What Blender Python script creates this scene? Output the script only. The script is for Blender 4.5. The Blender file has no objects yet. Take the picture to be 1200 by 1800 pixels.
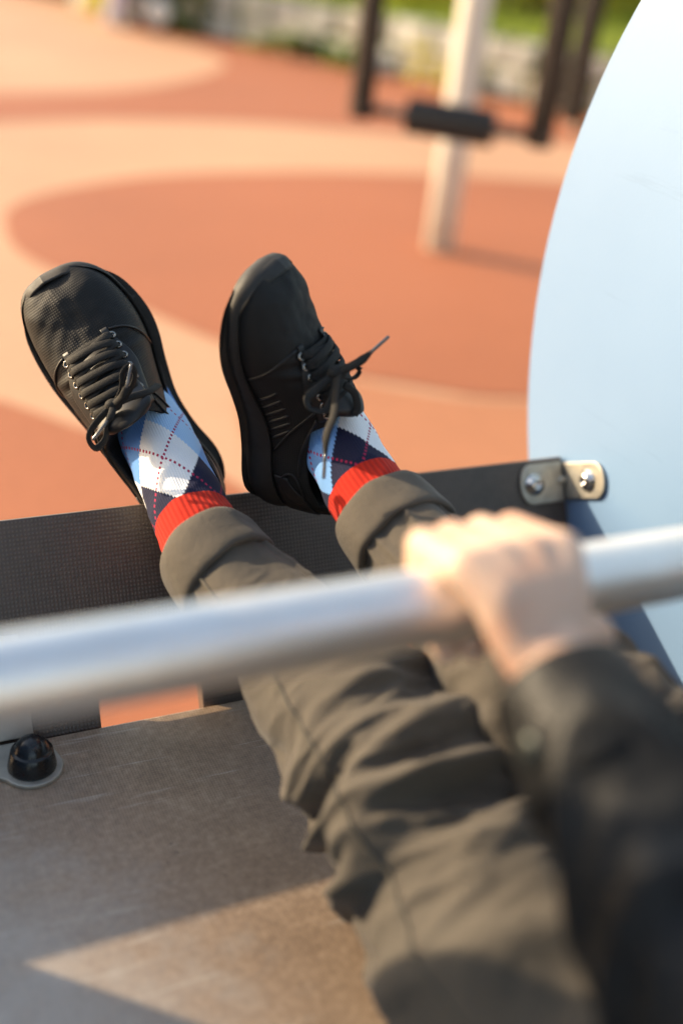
import bpy, bmesh, math, random
import numpy as np
from mathutils import Vector, Matrix, noise as mnoise
from math import sin, cos, pi, radians, sqrt

random.seed(7); np.random.seed(7)
scene = bpy.context.scene
COL = scene.collection

# ------------------------------------------------------------------ camera
CAM = Vector((0.0, 0.0, 1.10))
_x = Vector((.8986, -.4221, .1076)).normalized()
_z = Vector((-.428, -.7764, .469)); _z = (_z - _x*_z.dot(_x)).normalized()
_y = _z.cross(_x)
RM = Matrix((_x, _y, _z)).transposed()           # camera axes as columns
cam_d = bpy.data.cameras.new('camera'); cam = bpy.data.objects.new('camera', cam_d)
COL.objects.link(cam); cam.matrix_world = Matrix.Translation(CAM) @ RM.to_4x4()
cam_d.sensor_fit = 'VERTICAL'; cam_d.sensor_height = 36; cam_d.sensor_width = 24; cam_d.lens = 40
cam_d.clip_start = .02; cam_d.clip_end = 600
cam_d.dof.use_dof = True; cam_d.dof.focus_distance = 1.0; cam_d.dof.aperture_fstop = 1.55
cam_d.dof.aperture_blades = 0
scene.camera = cam

# ------------------------------------------------------------------ sky, sun, exposure
SUN = Vector((-1.92, 1.92, 1.0)).normalized()
elev = math.asin(SUN.z); azim = math.atan2(SUN.x, SUN.y)
world = bpy.data.worlds.new('World'); scene.world = world; world.use_nodes = True
wn = world.node_tree; sky = wn.nodes.new('ShaderNodeTexSky'); sky.sky_type = 'NISHITA'
sky.sun_disc = False; sky.sun_elevation = elev; sky.sun_rotation = azim
sky.air_density = 1.0; sky.dust_density = 1.2; sky.ozone_density = 1.0
bg = wn.nodes['Background']; bg.inputs[1].default_value = .15
wn.links.new(sky.outputs[0], bg.inputs[0])
sd = bpy.data.lights.new('sun', 'SUN'); sd.energy = 2.6; sd.angle = radians(.6); sd.color = (1, .87, .70)
so = bpy.data.objects.new('sun', sd); COL.objects.link(so); so.location = SUN*30
so.rotation_euler = SUN.to_track_quat('Z', 'Y').to_euler()
vs = scene.view_settings; vs.view_transform = 'Standard'; vs.look = 'None'; vs.gamma = 1; vs.exposure = 1.55
vs.use_white_balance = True; vs.white_balance_temperature = 7900; vs.white_balance_tint = 10
vs.use_curve_mapping = False
scene.cycles.use_denoising = True
scene.cycles.max_bounces = 6

# ------------------------------------------------------------------ helpers
def at(u, v, d):
    """a point seen at photograph pixel (u,v) that stands d metres in front of the camera"""
    return CAM + RM @ Vector(((u-600)/2000*d, (900-v)/2000*d, -d))
def on_plane(u, v, axis, val):
    r = RM @ Vector(((u-600)/2000, (900-v)/2000, -1))
    return CAM + r*((val-CAM[axis])/r[axis])
def cdir(x, y, z): return (RM @ Vector((x, y, z))).normalized()

def link(o, parent=None):
    COL.objects.link(o)
    if parent is not None:
        o.parent = parent
        o.matrix_parent_inverse = parent_world(parent).inverted()
    return o
def parent_world(p):
    m = p.matrix_basis.copy()
    if p.parent is not None: m = parent_world(p.parent) @ p.matrix_parent_inverse @ m
    return m
def mk(name, verts, faces, m, parent=None, smooth=True):
    me = bpy.data.meshes.new(name); me.from_pydata([tuple(v) for v in verts], [], faces); me.update()
    if smooth: me.polygons.foreach_set('use_smooth', [True]*len(me.polygons))
    if m: me.materials.append(m)
    return link(bpy.data.objects.new(name, me), parent)
def mk_bm(name, bm, m, parent=None, smooth=False, bevel=0, seg=2, auto=None):
    bmesh.ops.recalc_face_normals(bm, faces=bm.faces)
    me = bpy.data.meshes.new(name); bm.to_mesh(me); bm.free()
    if smooth: me.polygons.foreach_set('use_smooth', [True]*len(me.polygons))
    if m: me.materials.append(m)
    o = link(bpy.data.objects.new(name, me), parent)
    if bevel:
        b = o.modifiers.new('bevel', 'BEVEL'); b.width = bevel; b.segments = seg; b.limit_method = 'ANGLE'; b.angle_limit = radians(40)
    return o
def empty(name, loc, label, cat, group=None):
    o = bpy.data.objects.new(name, None); COL.objects.link(o); o.location = loc; o.empty_display_size = .05
    o['label'] = label; o['category'] = cat
    if group: o['group'] = group
    return o
def tag(o, label, cat, group=None):
    o['label'] = label; o['category'] = cat
    if group: o['group'] = group
    return o
def smoothstep(a, b, x):
    t = min(1, max(0, (x-a)/(b-a))); return t*t*(3-2*t)
def spline(pts, n, closed=False):
    P = [np.array(p, float) for p in pts]; m = len(P); out = []
    segs = m if closed else m-1
    for k in range(n):
        t = k/n*segs if closed else k/(n-1)*segs
        i = min(int(t), segs-1); f = t-i
        if closed: a, b, c, d = P[(i-1) % m], P[i % m], P[(i+1) % m], P[(i+2) % m]
        else:
            b, c = P[i], P[i+1]; a = P[i-1] if i > 0 else 2*b-c; d = P[i+2] if i+2 < m else 2*c-b
        out.append(.5*((2*b)+(-a+c)*f+(2*a-5*b+4*c-d)*f*f+(-a+3*b-3*c+d)*f**3))
    return out
def frames(path, ref):
    path = [Vector(p) for p in path]; n = len(path); res = []; up = Vector(ref)
    for i in range(n):
        t = (path[min(i+1, n-1)]-path[max(i-1, 0)]).normalized()
        u = (up-t*up.dot(t)).normalized(); w = t.cross(u); up = u
        res.append((path[i], t, u, w))
    return res
def grid_faces(nu, nv, closed_v=True):
    f = []
    for i in range(nu-1):
        for j in range(nv if closed_v else nv-1):
            j2 = (j+1) % nv
            f.append((i*nv+j, i*nv+j2, (i+1)*nv+j2, (i+1)*nv+j))
    return f
def tube(path, rad, n=16, ref=(0, 0, 1), caps=True):
    fr = frames(path, ref); V = []
    for i, (p, t, u, w) in enumerate(fr):
        r = rad[i] if hasattr(rad, '__len__') else rad
        for k in range(n): a = 2*pi*k/n; V.append(p+u*cos(a)*r+w*sin(a)*r)
    F = grid_faces(len(fr), n)
    if caps: F += [tuple(range(n))[::-1], tuple(range((len(fr)-1)*n, len(fr)*n))]
    return V, F
def ribbon(path, w, t, ref, twist=None):
    """flat lace: rounded flat section swept along a path; ref = face normal(s)"""
    path = [Vector(p) for p in path]; n = len(path); V = []; S = 8
    for i in range(n):
        tg = (path[min(i+1, n-1)]-path[max(i-1, 0)]).normalized()
        r = Vector(ref[i]) if isinstance(ref, list) else Vector(ref)
        u = r-tg*r.dot(tg)
        u = u.normalized() if u.length > 1e-4 else tg.orthogonal().normalized()
        s = tg.cross(u)
        ww = w[i] if isinstance(w, list) else w
        for k in range(S):
            a = 2*pi*k/S
            ca, sa = cos(a), sin(a)
            V.append(path[i]+s*(ww/2)*math.copysign(abs(ca)**.6, ca)+u*(t/2)*math.copysign(abs(sa)**.8, sa))
    F = grid_faces(n, S)+[tuple(range(S))[::-1], tuple(range((n-1)*S, n*S))]
    return V, F
def lathe(prof, n=32, M=Matrix.Identity(4)):
    V = []
    for r, z in prof:
        for k in range(n): a = 2*pi*k/n; V.append(M @ Vector((r*cos(a), r*sin(a), z)))
    F = grid_faces(len(prof), n)
    if prof[0][0] > 1e-6: F.append(tuple(range(n))[::-1])
    if prof[-1][0] > 1e-6: F.append(tuple(range((len(prof)-1)*n, len(prof)*n)))
    return V, F
def join(*vf):
    V = []; F = []
    for v, f in vf:
        o = len(V); V += list(v); F += [tuple(i+o for i in q) for q in f]
    return V, F
def box_vf(c, sx, sy, sz, M=None):
    V = [Vector((c[0]+a*sx/2, c[1]+b*sy/2, c[2]+d*sz/2)) for a in (-1, 1) for b in (-1, 1) for d in (-1, 1)]
    if M is not None: V = [M @ v for v in V]
    return V, [(0, 1, 3, 2), (4, 6, 7, 5), (0, 4, 5, 1), (2, 3, 7, 6), (0, 2, 6, 4), (1, 5, 7, 3)]
def prism(outline, O, U, W, N, t):
    """extrude a 2-D outline lying in the plane O + a*U + b*W by t along N"""
    n = len(outline); O = Vector(O)
    V = [O+U*a+W*b for a, b in outline]+[O+U*a+W*b+N*t for a, b in outline]
    F = [tuple(range(n))[::-1], tuple(range(n, 2*n))]+[(i, (i+1) % n, n+(i+1) % n, n+i) for i in range(n)]
    return V, F
def solid(name, vf, m, parent=None, bevel=0, smooth=False, seg=2):
    bm = bmesh.new(); vs_ = [bm.verts.new(v) for v in vf[0]]
    for f in vf[1]:
        try: bm.faces.new([vs_[i] for i in f])
        except ValueError: pass
    return mk_bm(name, bm, m, parent, smooth, bevel, seg)
def capsule(p0, r0, p1, r1, n=14, m=5):
    p0 = Vector(p0); p1 = Vector(p1); ax = p1-p0; L = ax.length
    if L < 1e-6: ax = Vector((0, 0, 1)); L = 0
    ax = ax.normalized(); u = ax.orthogonal().normalized(); w = ax.cross(u)
    rings = [(-r0*cos(pi/2*k/m), r0*sin(pi/2*k/m)) for k in range(1, m+1)]+[(L+r1*sin(pi/2*k/m), r1*cos(pi/2*k/m)) for k in range(0, m)]
    V = [p0-ax*r0]
    for h, r in rings:
        for k in range(n): a = 2*pi*k/n; V.append(p0+ax*h+(u*cos(a)+w*sin(a))*r)
    V.append(p1+ax*r1); F = []
    for k in range(n): F.append((0, 1+(k+1) % n, 1+k))
    for i in range(len(rings)-1):
        for k in range(n):
            a = 1+i*n+k; b = 1+i*n+(k+1) % n; F.append((a, b, b+n, a+n))
    o = 1+(len(rings)-1)*n
    for k in range(n): F.append((o+k, o+(k+1) % n, len(V)-1))
    return V, F
def ellipsoid(c, ax, n=20, m=12, M=None):
    V = []; F = []
    for i in range(m+1):
        th = pi*i/m
        for k in range(n):
            a = 2*pi*k/n; v = Vector((ax[0]*sin(th)*cos(a), ax[1]*sin(th)*sin(a), -ax[2]*cos(th)))
            V.append(Vector(c)+(M @ v if M is not None else v))
    return V, grid_faces(m+1, n)
TMP = bpy.data.scenes.new('workbench')      # empty side scene: surfaces are grown there, then removed
def remeshed(name, vf, voxel, smooth_it, m, parent=None, push=None):
    """one continuous surface grown over overlapping solids"""
    bm = bmesh.new(); vv = [bm.verts.new(v) for v in vf[0]]
    for f in vf[1]:
        try: bm.faces.new([vv[i] for i in f])
        except ValueError: pass
    bmesh.ops.remove_doubles(bm, verts=bm.verts, dist=1e-6)
    bmesh.ops.recalc_face_normals(bm, faces=bm.faces)
    me = bpy.data.meshes.new('tmp'); bm.to_mesh(me); bm.free()
    o = bpy.data.objects.new('tmp', me); TMP.collection.objects.link(o)
    r = o.modifiers.new('r', 'REMESH'); r.mode = 'VOXEL'; r.voxel_size = voxel
    s = o.modifiers.new('s', 'SMOOTH'); s.factor = .5; s.iterations = smooth_it
    with bpy.context.temp_override(scene=TMP, view_layer=TMP.view_layers[0]):
        dg = bpy.context.evaluated_depsgraph_get(); dg.update()
        nm = bpy.data.meshes.new_from_object(o.evaluated_get(dg))
    bpy.data.objects.remove(o); bpy.data.meshes.remove(me); nm.name = name
    if push:
        cn = [(v.co.copy(), v.normal.copy()) for v in nm.vertices]
        nm.vertices.foreach_set('co', [q for c, n in cn for q in c+n*push(c, n)]); nm.update()
    nm.polygons.foreach_set('use_smooth', [True]*len(nm.polygons))
    nm.materials.clear(); nm.materials.append(m)
    return link(bpy.data.objects.new(name, nm), parent)

# ------------------------------------------------------------------ materials
class NT:
    def __init__(s, name):
        s.m = bpy.data.materials.new(name); s.m.use_nodes = True; s.t = s.m.node_tree; s.n = s.t.nodes
        s.b = s.n['Principled BSDF']; s.tc = s.n.new('ShaderNodeTexCoord')
    def ln(s, a, b): s.t.links.new(a, b)
    def val(s, sock, v):
        if hasattr(v, 'is_output'): s.ln(v, sock)
        else: sock.default_value = v
    def math(s, op, a, b=0.0, c=None):
        n = s.n.new('ShaderNodeMath'); n.operation = op; s.val(n.inputs[0], a); s.val(n.inputs[1], b)
        if c is not None: s.val(n.inputs[2], c)
        return n.outputs[0]
    def noise(s, scale, detail=4, rough=.55, vec=None, dist=0):
        n = s.n.new('ShaderNodeTexNoise'); n.inputs['Scale'].default_value = scale; n.inputs['Detail'].default_value = detail
        n.inputs['Roughness'].default_value = rough; n.inputs['Distortion'].default_value = dist
        s.ln(vec if vec is not None else s.tc.outputs['Object'], n.inputs['Vector']); return n.outputs[0]
    def ramp(s, f, stops, interp='LINEAR'):
        n = s.n.new('ShaderNodeValToRGB'); n.color_ramp.interpolation = interp; e = n.color_ramp.elements
        while len(e) < len(stops): e.new(.5)
        for q, (p, c) in zip(e, stops): q.position = p; q.color = (*c, 1) if len(c) == 3 else c
        s.ln(f, n.inputs[0]); return n.outputs[0]
    def mix(s, f, a, b, blend='MIX'):
        n = s.n.new('ShaderNodeMix'); n.data_type = 'RGBA'; n.blend_type = blend
        s.val(n.inputs[0], f)
        for i, x in ((6, a), (7, b)):
            if hasattr(x, 'is_output'): s.ln(x, n.inputs[i])
            else: n.inputs[i].default_value = (*x, 1)
        return n.outputs[2]
    def bump(s, h, strength, dist, normal=None):
        n = s.n.new('ShaderNodeBump'); n.inputs['Strength'].default_value = strength; n.inputs['Distance'].default_value = dist
        s.ln(h, n.inputs['Height'])
        if normal is not None: s.ln(normal, n.inputs['Normal'])
        return n.outputs[0]
    def sep(s, vec):
        n = s.n.new('ShaderNodeSeparateXYZ'); s.ln(vec, n.inputs[0]); return n.outputs
    def out(s, color=None, rough=None, metal=0, normal=None, spec=.5, **kw):
        b = s.b.inputs
        if color is not None:
            if hasattr(color, 'is_output'): s.ln(color, b['Base Color'])
            else: b['Base Color'].default_value = (*color, 1)
        if rough is not None: s.val(b['Roughness'], rough)
        b['Metallic'].default_value = metal; b['Specular IOR Level'].default_value = spec
        if normal is not None: s.ln(normal, b['Normal'])
        for k, v in kw.items(): b[k].default_value = v
        return s.m
def simple(name, col, rough=.6, metal=0, var=.12, nscale=30, bump=0, bscale=200, spec=.5, bdist=.001, **kw):
    t = NT(name)
    c0 = tuple(x*(1-var) for x in col); c1 = tuple(min(1, x*(1+var)) for x in col)
    c = t.ramp(t.noise(nscale), [(.3, c0), (.7, c1)])
    r = t.math('MULTIPLY_ADD', t.noise(nscale*2.3), .25, rough-.12)
    nrm = t.bump(t.noise(bscale, 2), bump, bdist) if bump else None
    return t.out(c, r, metal, nrm, spec, **kw)

M = {}
def grid_bump(t, px, coords=(0, 1)):
    s = t.sep(t.tc.outputs['Object'])
    k = 2*pi/px
    a = t.math('SINE', t.math('MULTIPLY', s[coords[0]], k)); b = t.math('SINE', t.math('MULTIPLY', s[coords[1]], k))
    return t.math('MULTIPLY', t.math('MULTIPLY_ADD', a, .5, .5), t.math('MULTIPLY_ADD', b, .5, .5))
# rubber safety surfacing
def rubber(name, c):
    t = NT(name)
    big = t.noise(.7, 4); fine = t.noise(420, 2, .7); mid = t.noise(30, 3)
    f = t.math('MULTIPLY_ADD', fine, .45, t.math('MULTIPLY_ADD', big, .35, t.math('MULTIPLY', mid, .2)))
    col = t.ramp(f, [(.3, tuple(x*.72 for x in c)), (.5, c), (.72, tuple(min(1, x*1.22) for x in c))])
    return t.out(col, .75, 0, t.bump(fine, .35, .002), .35)
M['rub_light'] = rubber('rubber_peach', (.61, .325, .185))
M['rub_mid'] = rubber('rubber_apricot', (.50, .195, .092))
M['rub_dark'] = rubber('rubber_terracotta', (.42, .135, .060))
# phenolic film-faced boards
t = NT('brown_board_dots'); g = grid_bump(t, .0034, (0, 2))
n1 = t.noise(9, 5); n2 = t.noise(120, 3)
col = t.ramp(t.math('MULTIPLY_ADD', n1, .6, t.math('MULTIPLY', n2, .4)), [(.3, (.050, .034, .026)), (.7, (.092, .064, .050))])
col = t.mix(t.math('MULTIPLY', g, .35), col, (.20, .16, .14))
M['kick'] = t.out(col, t.math('MULTIPLY_ADD', n1, .2, .24), 0, t.bump(g, .5, .0006), .5)
t = NT('brown_board_worn_sheen'); g = grid_bump(t, .0026, (0, 1))
n1 = t.noise(7, 6, .6); n2 = t.noise(160, 4, .7); n3 = t.noise(30, 5, .65)
f = t.math('MULTIPLY_ADD', n2, .45, t.math('MULTIPLY_ADD', n3, .30, t.math('MULTIPLY', n1, .25)))
col = t.ramp(f, [(.34, (.155, .102, .066)), (.5, (.27, .186, .124)), (.66, (.42, .31, .22))])
col = t.mix(t.math('MULTIPLY', g, .30), col, (.50, .39, .30))
# sky sheen painted into the film colour as a soft pale patch
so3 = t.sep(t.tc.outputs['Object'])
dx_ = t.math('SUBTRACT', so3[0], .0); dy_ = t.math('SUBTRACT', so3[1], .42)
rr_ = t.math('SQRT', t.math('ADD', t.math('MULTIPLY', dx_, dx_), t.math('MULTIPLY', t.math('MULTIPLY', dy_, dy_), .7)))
pale_sheen = t.ramp(t.math('ADD', rr_, t.math('MULTIPLY', t.math('SUBTRACT', n3, .5), .25)), [(.05, (.8,)*3), (.27, (0,)*3)])
wv = t.n.new('ShaderNodeRGBToBW'); t.ln(pale_sheen, wv.inputs[0])
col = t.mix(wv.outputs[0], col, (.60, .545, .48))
sc = t.n.new('ShaderNodeMapping'); sc.inputs['Scale'].default_value = (6, 90, 1); sc.inputs['Rotation'].default_value = (0, 0, .5); t.ln(t.tc.outputs['Object'], sc.inputs[0])
scr = t.ramp(t.noise(1, 5, .7, sc.outputs[0]), [(.60, (0,)*3), (.68, (.45,)*3)])
sv_ = t.n.new('ShaderNodeRGBToBW'); t.ln(scr, sv_.inputs[0]); col = t.mix(sv_.outputs[0], col, (.58, .52, .45))
dk = t.ramp(t.noise(55, 5, .75), [(.27, (.7,)*3), (.36, (0,)*3)])
dv = t.n.new('ShaderNodeRGBToBW'); t.ln(dk, dv.inputs[0]); col = t.mix(dv.outputs[0], col, (.06, .045, .034))
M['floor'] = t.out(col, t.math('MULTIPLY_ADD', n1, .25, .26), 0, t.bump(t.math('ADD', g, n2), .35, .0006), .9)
M['board_edge'] = simple('board_edge', (.055, .040, .032), .5, nscale=60)
t = NT('disc_blue'); n1 = t.noise(3, 4); n2 = t.noise(260, 2)
col = t.ramp(n1, [(.3, (.15, .265, .43)), (.7, (.165, .285, .455))])
dsm = t.n.new('ShaderNodeMapping'); dsm.inputs['Scale'].default_value = (1, 5, 60); dsm.inputs['Rotation'].default_value = (.7, 0, 0); t.ln(t.tc.outputs['Object'], dsm.inputs[0])
dsr = t.ramp(t.noise(1, 5, .7, dsm.outputs[0]), [(.63, (0,)*3), (.70, (.30,)*3)]); dsv = t.n.new('ShaderNodeRGBToBW'); t.ln(dsr, dsv.inputs[0])
col = t.mix(dsv.outputs[0], col, (.12, .22, .36))
M['disc'] = t.out(col, t.math('MULTIPLY_ADD', n1, .12, .36), 0, t.bump(n2, .12, .0006), .5)
t = NT('satin_steel'); s_ = t.sep(t.tc.outputs['Object']); n1 = t.noise(40, 4)
cv = t.n.new('ShaderNodeMapping'); cv.inputs['Scale'].default_value = (900, 12, 12); t.ln(t.tc.outputs['Object'], cv.inputs[0])
n2 = t.noise(1, 2, .5, cv.outputs[0])
M['steel'] = t.out(t.ramp(n1, [(.3, (.85, .82, .78)), (.7, (.92, .89, .85))]), t.math('MULTIPLY_ADD', n2, .08, .45), 1.0, None)
M['zinc'] = simple('zinc_plate', (.44, .415, .36), .5, .7, .18, 60)
M['bolt'] = simple('bolt_steel', (.62, .60, .57), .22, 1.0, .06, 80)
M['cap'] = simple('black_cap', (.010, .010, .011), .25, 0, .2, 90)
M['socket'] = simple('socket_black', (.01, .01, .01), .6)
# shoe
def mesh_fabric(name, c, px, strength, rough):
    t = NT(name); uv = t.sep(t.tc.outputs['UV']); k = 2*pi/px
    a = t.math('SINE', t.math('MULTIPLY', uv[0], k)); b = t.math('SINE', t.math('MULTIPLY', uv[1], k))
    g = t.math('MULTIPLY', t.math('MULTIPLY_ADD', a, .5, .5), t.math('MULTIPLY_ADD', b, .5, .5))
    n1 = t.noise(60, 4)
    col = t.mix(t.math('MULTIPLY', g, .7), c, tuple(x*2.6 for x in c))
    col = t.mix(t.math('MULTIPLY', n1, .35), col, tuple(x*1.7 for x in c))
    return t.out(col, t.math('MULTIPLY_ADD', n1, .2, rough), 0, t.bump(g, strength, .0006), .28)
M['mesh'] = mesh_fabric('shoe_mesh', (.0078, .0071, .0063), .0021, .4, .55)
M['overlay'] = simple('shoe_overlay', (.008, .0075, .007), .5, 0, .25, 60, .2, 700, bdist=.0004)
M['sole'] = simple('shoe_sole', (.016, .013, .010), .66, 0, .3, 40, .25, 500, bdist=.0005)
M['lining'] = simple('shoe_lining', (.006, .006, .006), .9, 0, .2, 90, .5, 900, bdist=.0008)
t = NT('lace_weave'); n1 = t.noise(900, 2, .6); n2 = t.noise(50, 3)
M['lace'] = t.out(t.ramp(t.math('MULTIPLY_ADD', n1, .6, t.math('MULTIPLY', n2, .4)), [(.35, (.008, .0075, .007)), (.65, (.022, .020, .017))]), .75, 0, t.bump(n1, .6, .0006), .3)
M['eyelet'] = simple('eyelet_metal', (.30, .285, .26), .25, 1.0, .1, 200)
M['aglet'] = simple('aglet_plastic', (.10, .095, .09), .18, 0, .1, 100, spec=.8)
# trousers, jacket, skin, hair
t = NT('trouser_twill'); uv = t.sep(t.tc.outputs['UV'])
tw = t.math('SINE', t.math('MULTIPLY', t.math('ADD', uv[0], uv[1]), 2*pi/.0027))
n1 = t.noise(14, 5, .6); n2 = t.noise(700, 2, .6)
f = t.math('MULTIPLY_ADD', n1, .7, t.math('MULTIPLY', n2, .3))
col = t.ramp(f, [(.3, (.078, .066, .053)), (.7, (.118, .101, .082))])
col = t.mix(t.math('MULTIPLY_ADD', tw, .22, .22), col, (.055, .048, .038))
M['trousers'] = t.out(col, .85, 0, t.bump(t.math('MULTIPLY_ADD', tw, .5, n2), .35, .0005, t.bump(t.noise(38, 4, .6), .5, .004)), .25, **{'Sheen Weight': .12, 'Sheen Roughness': .4})
M['thread'] = simple('seam_thread', (.075, .065, .05), .8)
t = NT('black_leather'); n1 = t.noise(11, 5, .55); n2 = t.noise(260, 3, .6)
M['leather'] = t.out(t.ramp(n1, [(.3, (.006, .006, .0055)), (.7, (.012, .0118, .0105))]), t.math('MULTIPLY_ADD', n1, .3, .38), 0, t.bump(t.math('MULTIPLY_ADD', n1, 3.0, t.math('MULTIPLY', n2, .15)), .5, .006), .3)
t = NT('skin'); n1 = t.noise(24, 4); n2 = t.noise(260, 3)
M['skin'] = t.out(t.ramp(n1, [(.28, (.62, .34, .23)), (.5, (.71, .47, .34)), (.72, (.76, .53, .40))]), .48, 0, t.bump(n2, .15, .0005), .4, **{'Subsurface Weight': .12, 'Subsurface Radius': (.01, .004, .002), 'Subsurface Scale': .5})
M['nail'] = simple('nail', (.72, .45, .36), .3)
M['hair'] = simple('hair', (.035, .022, .013), .5, 0, .5, 120, .6, 300, bdist=.002)
# argyle sock: colour blocks by diamond lattice on the unrolled knit (u = turns, v = metres from the band)
def argyle(name, u0, v0):
    t = NT(name); uv = t.sep(t.tc.outputs['UV'])
    NA = 3.0; PV = .104
    U = t.math('MULTIPLY', t.math('ADD', uv[0], u0), NA); V = t.math('DIVIDE', t.math('ADD', uv[1], v0), PV)
    kn = t.math('MULTIPLY', t.math('SINE', t.math('MULTIPLY', uv[0], 2*pi*90)), .012)
    a0 = t.math('ADD', U, V); b0 = t.math('SUBTRACT', U, V)
    V = t.math('ADD', V, kn)
    a = t.math('ADD', U, V); b = t.math('SUBTRACT', U, V)
    i = t.math('FLOOR', a); j = t.math('FLOOR', b)
    row = t.math('SUBTRACT', i, j)                       # grows along the sock, two rows per diamond height
    k = t.math('FLOORED_MODULO', i, 3.0)
    idx = t.math('MULTIPLY_ADD', t.math('FLOORED_MODULO', row, 4.0), 3.0, k)
    navy = (.012, .014, .040); white = (.80, .81, .82); blue = (.10, .27, .62); light = (.33, .56, .82); mid = (.16, .36, .70)
    cols = [navy, navy, navy, white, mid, white, blue, light, light, blue, blue, blue]
    c = t.ramp(t.math('DIVIDE', t.math('ADD', idx, .5), 12.0), [(q/12.0, cc) for q, cc in enumerate(cols)], 'CONSTANT')
    # dotted overline: thin rows of red stitches through the diamond centres
    def dots(x, y):
        d = t.math('ABSOLUTE', t.math('SUBTRACT', t.math('FRACT', x), .5))
        on = t.math('LESS_THAN', d, .020)
        dash = t.math('GREATER_THAN', t.math('SINE', t.math('MULTIPLY', y, 2*pi*13)), 0.0)
        return t.math('MULTIPLY', on, dash)
    dd = t.math('MAXIMUM', dots(a0, b0), dots(b0, a0))
    c = t.mix(dd, c, (.38, .02, .07))
    n2 = t.noise(600, 2, .6); n1 = t.noise(45, 4)
    c = t.mix(t.math('MULTIPLY', n2, .12), c, (.75, .8, .85), 'SOFT_LIGHT')
    # the ribbed band
    band = t.math('LESS_THAN', uv[1], t.math('MULTIPLY_ADD', kn, .02, 0.0))
    rib = t.math('MULTIPLY_ADD', t.math('SINE', t.math('MULTIPLY', uv[0], 2*pi*46)), .5, .5)
    red = t.mix(rib, (.36, .010, .008), (.58, .022, .013))
    red = t.mix(t.math('MULTIPLY', n2, .5), red, (.66, .05, .02))
    c = t.mix(band, c, red)
    fine = t.math('MULTIPLY', t.math('SINE', t.math('MULTIPLY', uv[0], 2*pi*90)), .5)
    h = t.math('ADD', t.math('MULTIPLY', fine, t.math('SUBTRACT', 1.0, band)), t.math('MULTIPLY', t.math('MULTIPLY', rib, band), 1.6))
    h = t.math('ADD', h, t.math('MULTIPLY', n2, .8))
    return t.out(c, .9, 0, t.bump(h, .45, .0007), .2, **{'Sheen Weight': .04})
M['sock_l'] = argyle('argyle_knit', -.47, .004)
M['sock_r'] = argyle('argyle_knit_b', 0.02, .004)
# background
M['post'] = simple('beige_post_paint', (.57, .53, .46), .45, 0, .06, 10)
M['frame'] = simple('dark_frame_metal', (.055, .055, .052), .28, .75, .15, 20)
M['hanger'] = simple('hanger_metal', (.018, .018, .018), .25, .3, .15, 20)
M['foam'] = simple('black_foam', (.012, .012, .012), .7, 0, .3, 60)
def foliage(name, c, var, nscale):
    t = NT(name); f = t.noise(nscale, 3)
    col = t.ramp(f, [(.3, tuple(x*(1-var) for x in c)), (.7, tuple(x*(1+var) for x in c))]); t.out(col, .5, 0, None, .3)
    tr = t.n.new('ShaderNodeBsdfTranslucent'); mx = t.n.new('ShaderNodeMixShader'); mx.inputs[0].default_value = .5
    t.ln(t.mix(.5, col, tuple(min(1, x*2.2) for x in c)), tr.inputs[0]); t.ln(t.b.outputs[0], mx.inputs[1]); t.ln(tr.outputs[0], mx.inputs[2])
    t.ln(mx.outputs[0], t.n['Material Output'].inputs[0]); return t.m
M['grass'] = foliage('grass_blades', (.22, .27, .035), .55, 1.3)
M['soil'] = simple('soil', (.11, .13, .03), .9, 0, .4, 3)
M['leaf'] = foliage('leaves', (.10, .16, .025), .5, 4)
M['leaf_y'] = foliage('leaves_yellow', (.42, .38, .05), .4, 4)
M['leaf_d'] = foliage('leaves_dark', (.022, .045, .012), .5, 4)
M['bark'] = simple('bark', (.075, .052, .034), .9, 0, .4, 14, .8, 30, bdist=.02)
for i_, c_ in enumerate([(.44, .40, .33), (.50, .47, .40), (.38, .36, .32)]):
    M['stone%d' % i_] = simple('pale_stone%d' % i_, c_, .85, 0, .25, 9, .6, 40, bdist=.006)

# ------------------------------------------------------------------ ground
R_ = 160
def sheet(name, pts, z, m, parent=None):
    return mk(name, [(p[0], p[1], z) for p in pts], [tuple(range(len(pts)))], m, parent, False)
ground = sheet('ground', [(-R_, -R_), (R_, -R_), (R_, R_), (-R_, R_)], 0, M['rub_light']); ground['kind'] = 'structure'
def inlay(pix, z, n=90, m='rub_dark'):
    pts = []
    for u, v in pix:
        p = on_plane(u, v, 2, 0.0); pts.append((p.x, p.y))
    s = spline(pts, n, True)
    area = sum(s[i][0]*s[(i+1) % n][1]-s[(i+1) % n][0]*s[i][1] for i in range(n))
    if area < 0: s = s[::-1]
    o = sheet('rubber_inlay', s, z, M[m], ground); return o
inlay([(14, 410), (22, 365), (110, 335), (260, 312), (450, 304), (700, 306), (1000, 322), (1300, 350), (1600, 430), (1650, 560), (1300, 690), (905, 700), (750, 682), (565, 650), (390, 602), (250, 542), (130, 490), (45, 450)], .004)
inlay([(-400, 660), (-150, 672), (0, 706), (150, 758), (300, 800), (440, 870), (560, 1000), (560, 1200), (300, 1500), (-200, 1500), (-600, 1100)], .004)
inlay([(-500, 175), (-200, 168), (0, 165), (200, 160), (330, 142), (398, 112), (340, 82), (250, 62), (200, 40), (300, 30), (420, 55), (560, 85), (740, 125), (1000, 190), (1400, 270), (1700, 330), (1400, 300), (1000, 252), (800, 240), (600, 226), (400, 213), (200, 209), (0, 214), (-300, 224)], .004, 140)

inlay([(470, 640), (700, 690), (905, 712), (1300, 702), (1700, 800), (1500, 1200), (900, 1250), (600, 1150), (470, 860), (420, 720)], .008, 90, 'rub_mid')
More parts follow.
